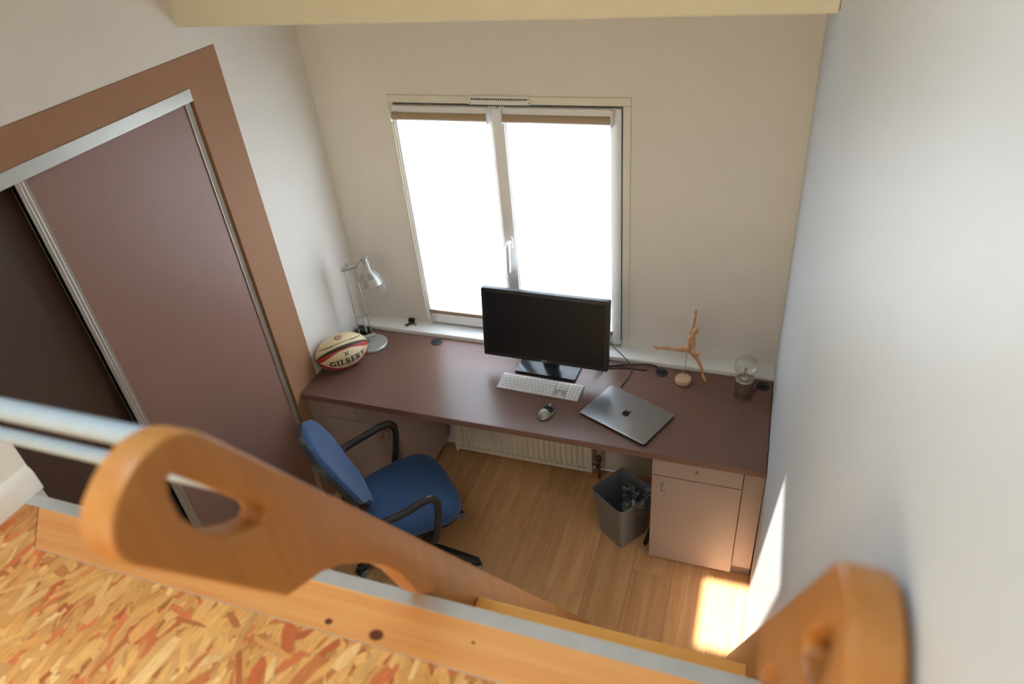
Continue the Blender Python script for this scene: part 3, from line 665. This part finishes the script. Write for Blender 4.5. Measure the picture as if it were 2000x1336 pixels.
def onball(poly2, ox, ph0, mb):                          # polygon (along, up) in metres wrapped on the ball
    pts = []
    if len(poly2) == 4:
        (a, b), (c, d), (e, f), (g_, h_) = poly2; n_ = 5; o = len(mb.v)
        for i in range(n_):
            for k in range(n_):
                s_, t_ = i/(n_-1), k/(n_-1)
                u = a*(1-s_)*(1-t_)+c*s_*(1-t_)+e*s_*t_+g_*(1-s_)*t_; v = b*(1-s_)*(1-t_)+d*s_*(1-t_)+f*s_*t_+h_*(1-s_)*t_
                mb.v.append(ballp(u+ox, ph0+v/BB_, 1.005))
        mb.f += [(o+i*n_+k, o+i*n_+k+1, o+(i+1)*n_+k+1, o+(i+1)*n_+k) for i in range(n_-1) for k in range(n_-1)]
        return
    for i in range(len(poly2)):
        a, b = poly2[i], poly2[(i+1) % len(poly2)]
        for k in range(3): pts.append((a[0]+(b[0]-a[0])*k/3, a[1]+(b[1]-a[1])*k/3))
    o = len(mb.v)
    for u, v in pts:
        x = u+ox; mb.v.append(ballp(x, ph0+v/BB_, 1.012))
    mb.f.append(tuple(range(o, o+len(pts))))
def rc(a, b, c, d): return [(a, c), (b, c), (b, d), (a, d)]
def band(cx, cy, ro, ri, a0, a1, n=8, sy=1.):
    out = []
    for i in range(n):
        t0, t1 = a0+(a1-a0)*i/n, a0+(a1-a0)*(i+1)/n
        out.append([(cx+ro*math.cos(t0), cy+ro*sy*math.sin(t0)), (cx+ro*math.cos(t1), cy+ro*sy*math.sin(t1)), (cx+ri*math.cos(t1), cy+ri*sy*math.sin(t1)), (cx+ri*math.cos(t0), cy+ri*sy*math.sin(t0))])
    return out
ser = lambda a, b: [rc(a, b, 0, .10), rc(a, b, .90, 1)]
GL = {'I': (.52, [rc(.15, .37, 0, 1)]+ser(.02, .50)),
      'L': (.72, [rc(.15, .37, 0, 1), rc(.02, .50, .9, 1), rc(.02, .68, 0, .11), rc(.57, .68, .11, .34)]),
      'E': (.76, [rc(.15, .37, 0, 1), rc(.02, .70, 0, .11), rc(.02, .70, .89, 1), rc(.37, .54, .45, .55), rc(.60, .70, .11, .30), rc(.60, .70, .70, .89), rc(.47, .55, .36, .64)]),
      'T': (.80, [rc(.29, .51, 0, 1), rc(.16, .64, 0, .10), rc(.02, .78, .89, 1), rc(.02, .12, .66, .89), rc(.68, .78, .66, .89)]),
      'B': (.80, [rc(.15, .37, 0, 1), rc(.02, .42, 0, .10), rc(.02, .42, .9, 1), rc(.37, .42, .45, .55)]+band(.42, .755, .27, .12, PI/2, -PI/2, 8, .92)+band(.42, .27, .33, .14, PI/2, -PI/2, 8, .82)),
      'R': (.84, [rc(.15, .37, 0, 1), rc(.02, .50, 0, .10), rc(.02, .42, .9, 1), rc(.37, .42, .45, .55), [(.42, .5), (.60, .5), (.80, .0), (.58, .0)], rc(.56, .84, 0, .09)]+band(.42, .745, .30, .13, PI/2, -PI/2, 8, .85)),
      'G': (.88, band(.44, .5, .43, .22, R(50), R(330), 14, 1.16)+[rc(.62, .82, .02, .46), rc(.48, .88, .40, .49), rc(.68, .77, .70, .98)])}
txt = MB(); word = 'GILBERT'; hgt = .036; SX = 1.02; wid = sum(GL[c][0] for c in word)*hgt*SX; x = -wid/2
for c in word:
    for pl_ in GL[c][1]: onball([(x+u*hgt*SX, (v-.5)*hgt) for u, v in pl_], .002, R(-4), txt)
    x += GL[c][0]*hgt*SX
for y0, y1, xa, xb in ((-.0265, -.0220, -.095, .097),): onball(rc(xa, xb, y0, y1), .002, R(-4), txt)
for k in range(9): onball(rc(-.020+k*.005, -.0165+k*.005, -.037, -.0325), .002, R(-4), txt)
part('lettering', txt, 'black_print', bsk, world=False)
mk = MB()
for sgn in (-1, 1):
    onball([(sgn*.0025, -.010), (sgn*.0075, -.0035), (sgn*.0075, .0035), (sgn*.0025, .010), (sgn*.0015, 0)][::sgn], .0, R(21), mk)
    for up in (-1, 1): onball([(sgn*.004, up*.006), (sgn*.017, up*.014), (sgn*.008, up*.0045)][::sgn*up], .0, R(21), mk)
part('bird_mark', mk, 'black_print', bsk, world=False)
em = MB()
for q4 in band(0, 0, .020, .0165, 0, 2*PI, 16): onball(q4, -.004, R(84), em)
for q4 in band(-.006, 0, .012, .0075, R(60), R(300), 8): onball(q4, -.004, R(84), em)
for q4 in (rc(-.002, .014, .004, .009), rc(.003, .0085, -.011, .006), rc(-.010, .010, -.002, .002)): onball(q4, -.004, R(84), em)
part('red_emblem', em, 'red_print', bsk, world=False)

# desk lamp --------------------------------------------------------------
LB = Vector((.170, -.245, DESK_Z))
dl = thing('desk_lamp', 'silver articulated desk lamp behind the rugby ball', 'lamp', LB)
part('base', MB().lathe([(.083, .0004), (.085, .004), (.085, .013), (.081, .017), (0, .018)], LB, seg=48), 'lamp_silver', dl, smooth=True)
jb = Vector((.128, -.225, .812))
part('pivot', MB().cyl((.150, -.238, DESK_Z+.018), (.150, -.238, .797), .009, seg=14).cyl((.120, -.256, .797), (.182, -.214, .802), .010, seg=16), 'lamp_silver', dl, smooth=True)
ja = Vector((.092, -.222, 1.206)); jc = Vector((.148, -.208, 1.222))
low_a = Vector((.104, -.245, .806)); low_c = Vector((.168, -.225, .812))
for a_, b_, r_ in ((low_a, ja, .0028), ((low_a+low_c)/2+Vector((0, .014, 0)), (ja+jc)/2+Vector((-.008, .010, 0)), .0022), (low_c, jc, .0028)):
    part('arm_rod', MB().cyl(a_, b_, r_, seg=10), 'steel', dl, smooth=True)
sp0 = (low_a*.72+ja*.28); sp1 = (low_c*.72+jc*.28)
part('cross_bar', MB().cyl(sp0, sp1, .0024, seg=8), 'lamp_silver', dl, smooth=True)
m0 = (low_a+low_c)/2+Vector((0, .014, 0)); m1 = (ja+jc)/2+Vector((-.008, .010, 0)); dvec = (m1-m0)
uu = dvec.orthogonal().normalized()*.005; ww = dvec.normalized().cross(uu)
part('spring', MB().tube([m0+dvec*(.03+.20*k/120)+uu*math.cos(k*.9)+ww*math.sin(k*.9) for k in range(121)], .0012, 5), 'steel', dl, smooth=True)
part('elbow', MB().cyl(ja+Vector((-.010, -.004, -.004)), jc+Vector((.012, .004, .004)), .012, seg=14).cyl(ja+Vector((.02, 0, .010)), ja+Vector((.02, 0, .038)), .005, seg=10), 'lamp_silver', dl, smooth=True)
hd_ = Vector((.210, -.20, 1.262))
part('head_arm', MB().cyl(jc, hd_, .0042, seg=10), 'lamp_silver', dl, smooth=True)
sax = Vector((.15, -.14, -.97)).normalized()
sh = part('shade', MB().lathe([(.0, -.020), (.014, -.020), (.017, -.014), (.018, .018), (.021, .026), (.037, .040), (.050, .060), (.058, .085), (.060, .105), (.057, .105), (.047, .063), (.034, .043), (.0, .034)], hd_+Vector((.010, -.004, -.030)), sax, 40), 'lamp_shade', dl, smooth=True)
part('head_joint', MB().cyl(hd_+Vector((-.016, 0, .004)), hd_+Vector((.018, .006, .008)), .013, seg=14).cyl(hd_+Vector((.008, -.004, .012)), hd_+Vector((.010, -.004, -.035)), .012, seg=14), 'steel', dl, smooth=True)
oc = hd_+Vector((.010, -.004, -.030)); ux = sax.orthogonal().normalized(); wx = sax.cross(ux); cd = (Vector((2.10, -2.93, 2.94))-oc); cd = (cd-sax*cd.dot(sax)).normalized(); sd2 = sax.cross(cd)
for k, (h_, r_) in enumerate(((.044, .0395), (.053, .0455), (.062, .0510))):
    ps = [oc+sax*h_+(cd*math.cos(a_)+sd2*math.sin(a_))*(r_+.0006) for a_ in [-.32+.07*i for i in range(8)]]
    part('vent_slot', MB().tube(ps, .0016, 6), 'black_plastic', sh, smooth=True)
part('bulb', MB().ball(oc+sax*.080, .024, nu=16, nv=10), 'white_plastic', sh, smooth=True)

# wooden lay figure ------------------------------------------------------
mq = thing('lay_figure', 'wooden jointed artist figure leaping on its stand', 'figurine', (1.842, -.195, DESK_Z))
part('stand', MB().lathe([(.036, .0004), (.038, .003), (.038, .019), (.036, .022), (0, .022)], (1.842, -.195, DESK_Z), seg=36), 'wood_pale', mq, smooth=True)
Y0 = -.192
part('rod', MB().cyl((1.843, -.194, DESK_Z+.022), (1.853, Y0, .940), .0020, seg=8), 'steel', mq, smooth=True)
def limb(name, pts, rs, mat='wood_mannequin', n=5): return part(name, MB().tube(smoothpath(pts, n), [rs[min(int(i/n), len(rs)-1)]*(1-(i/n-int(i/n)))+rs[min(int(i/n)+1, len(rs)-1)]*(i/n-int(i/n)) for i in range((len(pts)-1)*n+1)], 12), mat, mq, smooth=True)
part('pelvis', MB().ball((1.857, Y0, .948), .016, .013, .020), 'wood_mannequin', mq, smooth=True)
limb('waist', [(1.858, Y0, .955), (1.861, Y0, .972), (1.864, Y0-.001, .985)], [.010, .011, .010])
part('chest', MB().ball((1.868, Y0-.003, 1.005), .0185, .014, .027, M=Matrix.Rotation(.15, 3, 'Y')), 'wood_mannequin', mq, smooth=True)
limb('neck', [(1.873, Y0-.006, 1.025), (1.877, Y0-.010, 1.040)], [.006, .006])
part('head', MB().ball((1.882, Y0-.013, 1.056), .0145, .0155, .021, M=Matrix.Rotation(.3, 3, 'Y')), 'wood_mannequin', mq, smooth=True)
hx = [(1.846, Y0, .940), (1.815, Y0-.006, .942), (1.786, Y0-.010, .944)]
limb('thigh', hx, [.0125, .0115, .008]); limb('shin', [(1.783, Y0-.011, .944), (1.755, Y0-.014, .946), (1.723, Y0-.018, .944)], [.0085, .0085, .005])
limb('foot', [(1.722, Y0-.018, .938), (1.714, Y0-.020, .943), (1.697, Y0-.022, .955)], [.0065, .007, .0035])
limb('thigh', [(1.866, Y0, .934), (1.884, Y0, .916), (1.902, Y0, .890)], [.0115, .0120, .008]); limb('shin', [(1.903, Y0, .887), (1.918, Y0-.001, .858), (1.931, Y0-.003, .815)], [.0085, .0090, .005])
limb('foot', [(1.930, Y0-.002, .810), (1.938, Y0-.010, .796), (1.948, Y0-.018, .783)], [.006, .0075, .004])
limb('upper_arm', [(1.861, Y0+.004, 1.020), (1.865, Y0+.008, 1.048), (1.871, Y0+.010, 1.075)], [.0075, .0070, .0050]); limb('forearm', [(1.871, Y0+.010, 1.078), (1.874, Y0+.010, 1.102), (1.876, Y0+.010, 1.125)], [.0055, .0065, .0045])
limb('hand', [(1.876, Y0+.010, 1.125), (1.876, Y0+.009, 1.143), (1.876, Y0+.008, 1.158)], [.0045, .0072, .0050])
limb('upper_arm', [(1.880, Y0-.012, 1.012), (1.880, Y0-.020, .985), (1.880, Y0-.026, .958)], [.0075, .0080, .0055]); limb('forearm', [(1.876, Y0-.028, .955), (1.888, Y0-.034, .953), (1.897, Y0-.038, .952)], [.0065, .0065, .0045])
limb('hand', [(1.897, Y0-.038, .952), (1.906, Y0-.040, .955), (1.915, Y0-.040, .964)], [.0045, .0068, .0025], 'wood_mannequin')

# bulb lamp --------------------------------------------------------------
BX, BY = 2.121, -.232
bl = thing('bulb_lamp', 'bare globe bulb lamp on a brushed steel cylinder', 'lamp', (BX, BY, DESK_Z))
part('body', MB().lathe([(.041, .0004), (.0415, .003), (.0415, .094), (.039, .0965), (.018, .0965), (.018, .090), (0, .090)], (BX, BY, DESK_Z), seg=40), 'brushed_steel', bl, smooth=True)
part('socket', MB().lathe([(.016, .0905), (.016, .100), (.013, .104), (0, .104)], (BX, BY, DESK_Z), seg=20), 'steel', bl, smooth=True)
gp = [(.012, .100), (.013, .112), (.020, .122)]+[(.052*math.sin(a_), .166-.052*math.cos(a_)) for a_ in [R(32)+R(148)*k/22 for k in range(23)]]
gb = part('glass_globe', MB().lathe(gp, (BX, BY, DESK_Z), seg=36), 'bulb_glass', bl, smooth=True)
part('filament_stem', MB().lathe([(.006, .100), (.0045, .115), (.002, .125), (.0015, .150), (0, .151)], (BX, BY, DESK_Z), seg=12), 'pane_glass', gb, smooth=True)
for k in range(4):
    a_ = k*PI/2+.4; part('filament', MB().cyl((BX+.009*math.cos(a_), BY+.009*math.sin(a_), DESK_Z+.122), (BX+.005*math.cos(a_), BY+.005*math.sin(a_), DESK_Z+.160), .0014, seg=6), 'filament', gb)

# ================================================================== WASTE BIN WITH BAG
bn = thing('waste_bin', 'square grey waste bin beside the right desk cabinet', 'bin', (1.622, -.542, 0), R(-35.6))
def ring(s, r_, z): return [(u, v, z) for u, v in rrect(s, s, r_, 5)]
bb_ = MB(); sq = [ring(.166, .012, .001), ring(.170, .013, .006), ring(.195, .02, .15), ring(.221, .028, .296), ring(.225, .030, .300), ring(.219, .028, .300), ring(.191, .019, .15), ring(.164, .012, .008)]
nn = len(sq[0]); bb_.add([v for r_ in sq for v in r_], [(i*nn+k, i*nn+(k+1) % nn, (i+1)*nn+(k+1) % nn, (i+1)*nn+k) for i in range(len(sq)-1) for k in range(nn)]+[tuple(range(nn))[::-1], tuple(range((len(sq)-1)*nn, len(sq)*nn))])
part('bin_body', bb_, 'bin_grey', bn, smooth=True, world=False)
part('rim', MB().tube([(u, v, .301) for u, v in rrect(.223, .223, .030, 6)], .0032, 8, closed=True), 'bin_grey', bn, smooth=True, world=False)
bg_ = MB(); rg = random.Random(5); ph_ = [rg.uniform(0, 6.28) for _ in range(12)]
def crump(u, v):
    return .010*math.sin(11*u+ph_[0]+3*math.sin(5*v))+.008*math.sin(17*v+ph_[1]+2*math.sin(9*u))+.006*math.sin(31*u-23*v+ph_[2])+.004*math.sin(53*v+ph_[3]+4*u)
rows_ = []
for j in range(34):
    v = j/33; r_ = []
    for i in range(34):
        u = i/33; a_ = -1.1+2.5*u
        # a sleeve bunched in the right-hand half of the bin, its mouth folded over the rim
        rad_ = .092-.035*v**1.5+crump(u*2, v*2)
        r_.append((.004+rad_*math.cos(a_)*1.05, .010+rad_*math.sin(a_)*1.05, .298-.20*v+crump(v*2, u*2)*1.2*(1-.6*abs(.5-v))-.02*(v < .03)))
    rows_.append(r_)
bgo = thing('plastic_bag', 'crumpled clear plastic bag in the waste bin', 'bag', (1.64, -.52, .10), R(-35.6))
part('film', MB().grid([[(x_*1, y_*1, z_-.10) for x_, y_, z_ in r_] for r_ in rows_]), 'bag_film', bgo, smooth=True, world=False, angle=180)
rows2 = [[(.050*math.cos(-.6+3.4*i/24)*(1-.5*j/12)+crump(i/9, j/5)+.01, .050*math.sin(-.6+3.4*i/24)*(1-.5*j/12)+crump(j/6, i/8), .165-.12*j/12+crump(i/5, j/7)) for i in range(25)] for j in range(13)]
part('film_fold', MB().grid(rows2), 'bag_film', bgo, smooth=True, world=False, angle=180)

# ================================================================== OFFICE CHAIR
CA = R(46)                                                # facing direction from +x
CX, CY = .676, -.966
oc_ = thing('office_chair', 'blue fabric swivel office chair with black armrests', 'chair', (CX, CY, 0), CA-PI/2)   # local +y is forward
def P(name, mb, mat, parent=None, **kw): return part(name, mb, mat, parent or oc_, world=False, **kw)
# seat: rounded square cushion with a soft crown and a waterfall front
def seat_out(a, k=1.0):
    c, s = math.cos(a), math.sin(a); n_ = 3.4
    r_ = (abs(c)**n_+abs(s)**n_)**(-1/n_); x_, y_ = .232*r_*c*k, .225*r_*s*k
    return x_*(1+.10*(y_/.225)), y_
sm = MB(); ns = 56; layers = [(.90, .405), (.97, .412), (1.0, .430), (.995, .455), (.97, .470), (.90, .480), (.75, .485), (.5, .483), (.25, .481)]
for k, z in layers:
    for i in range(ns):
        x_, y_ = seat_out(2*PI*i/ns, k); sm.v.append((x_, y_, z-.020*max(0, (y_/.225))**3+.006*abs(x_/.232)**2))
for j in range(len(layers)-1):
    for i in range(ns): sm.f.append((j*ns+i, j*ns+(i+1) % ns, (j+1)*ns+(i+1) % ns, (j+1)*ns+i))
sm.v.append((0, 0, .480)); c_ = len(sm.v)-1
for i in range(ns): sm.f.append(((len(layers)-1)*ns+i, (len(layers)-1)*ns+(i+1) % ns, c_))
sm.f.append(tuple(range(ns))[::-1])
P('seat', sm, 'chair_blue', smooth=True, angle=60)
sp_ = MB(); sp_.v = []; 
for k, z in ((.93, .392), (.95, .405)):
    for i in range(ns): x_, y_ = seat_out(2*PI*i/ns, k); sp_.v.append((x_, y_, z-.020*max(0, (y_/.225))**3))
sp_.f = [(i, (i+1) % ns, ns+(i+1) % ns, ns+i) for i in range(ns)]+[tuple(range(ns))[::-1], tuple(range(ns, 2*ns))]
P('seat_pan', sp_, 'chair_black', smooth=True)
# backrest: waisted shape, curved around the sitter, leaning back
def back_pt(u, v, d):   # u -1..1 across, v 0..1 up, d depth
    w_ = .128+.100*max(0, min(1, (v-.22)/.38))**1.4*(3-2*max(0, min(1, (v-.22)/.38)))/1.0-.012*math.exp(-((v-.30)/.10)**2)
    e = (max(0, 1-abs(2*v-1)**3.6))**.42
    x_ = u*w_*e; z_ = .525+.470*v
    lean = -.188-.158*v**1.15
    return (x_, lean+.34*x_*x_*3.0*.5-d+.030*math.sin(PI*v)*0+.022*math.exp(-((v-.22)/.16)**2), z_)
def shell(d0, d1, k, bulge):
    mb = MB(); NU, NV = 20, 28
    for s_ in (0, 1):
        for j in range(NV+1):
            for i in range(NU+1):
                u = -1+2*i/NU; v = .004+.992*j/NV; vv = .5+(v-.5)*k
                b_ = bulge*(1-u**4)*(1-abs(2*v-1)**4)
                mb.v.append(back_pt(u*k, vv, (d0-b_) if s_ == 0 else d1))
    n1 = (NU+1)*(NV+1)
    for s_ in (0, 1):
        for j in range(NV):
            for i in range(NU):
                q = s_*n1+j*(NU+1)+i; mb.f.append((q, q+1, q+NU+2, q+NU+1))
    rim = [i for i in range(NU+1)]+[j*(NU+1)+NU for j in range(1, NV+1)]+[NV*(NU+1)+i for i in range(NU-1, -1, -1)]+[j*(NU+1) for j in range(NV-1, 0, -1)]
    for a, b in zip(rim, rim[1:]+rim[:1]): mb.f.append((a, b, n1+b, n1+a))
    return mb
P('backrest', shell(-.008, .012, .985, .020), 'chair_blue', smooth=True, angle=70)
P('back_shell', shell(.0125, .038, 1.0, 0), 'chair_black', smooth=True, angle=70)
P('back_bar', MB().prism([(-.250, .60), (-.285, .62), (-.292, .52), (-.272, .43), (-.22, .375), (-.06, .368), (-.06, .386), (-.205, .395), (-.245, .44), (-.262, .52)], lambda u, v, w: (w, u, v), -.032, .032), 'chair_black', bevel=.004)
for s in (-1, 1):
    pts = smoothpath([(s*.16, .02, .385), (s*.245, .020, .386), (s*.280, .030, .42), (s*.282, .055, .52), (s*.282, .070, .625), (s*.282, .048, .668), (s*.282, .0, .672), (s*.282, -.08, .655), (s*.268, -.19, .640), (s*.225, -.255, .632), (s*.17, -.27, .630)], 6)
    n_ = len(pts); P('armrest', MB().tube(pts, [.016 if i < n_*.4 else .0185 for i in range(n_)], 12), 'chair_black', smooth=True)
P('mechanism', MB().box(-.075, .075, -.10, .09, .345, .391), 'chair_black', bevel=.012)
P('gas_column', MB().lathe([(.026, .09), (.026, .24), (.016, .245), (.016, .345)], seg=20), 'chair_black', smooth=True)
P('base_hub', MB().lathe([(.030, .062), (.042, .070), (.044, .105), (.032, .125), (.027, .13)], seg=24), 'chair_black', smooth=True)
for k in range(5):
    a_ = R(1)-(CA-PI/2)+2*PI*k/5; c, s = math.cos(a_), math.sin(a_); q = lambda u, v, z: (c*u-s*v, s*u+c*v, z)
    lm = MB(); secs = [(.030, .024, .068, .118), (.12, .021, .070, .110), (.23, .018, .066, .094), (.312, .017, .060, .078), (.320, .012, .061, .074)]
    for u, hw, za, zb in secs: lm.v += [q(u, -hw, za), q(u, hw, za), q(u, hw*.75, zb), q(u, -hw*.75, zb)]
    for i in range(len(secs)-1):
        for e in range(4): lm.f.append((i*4+e, i*4+(e+1) % 4, (i+1)*4+(e+1) % 4, (i+1)*4+e))
    lm.f += [(3, 2, 1, 0), tuple(range(len(secs)*4-4, len(secs)*4))]
    lg_ = P('leg', lm, 'chair_black', bevel=.003)
    ct = MB()
    th = R(-48+9*k)-(CA-PI/2); dx, dy = math.cos(th), math.sin(th); o_ = Vector(q(.304, 0, .0262))
    for sg in (-1, 1):
        b0 = o_+Vector((dx, dy, 0))*(sg*.006); b1 = o_+Vector((dx, dy, 0))*(sg*.024); ct.tube([b0, b1], [.0255, .0245], 18)
    ct.cyl(o_+Vector((0, 0, .012)), o_+Vector((0, 0, .046)), .006, seg=8)
    cs2 = P('caster', ct, 'chair_black', lg_, smooth=True)
    for sg in (-1, 1):
        hb = MB(); c0 = o_+Vector((dx, dy, 0))*(sg*.0243); ax = Vector((dx, dy, 0))*sg
        hb.lathe([(.0235, 0), (.0235, .0012), (.0185, .0012), (.0180, 0)], c0, ax, 20)
        part('caster_ring', hb, 'caster_grey', lg_, smooth=True, world=False)
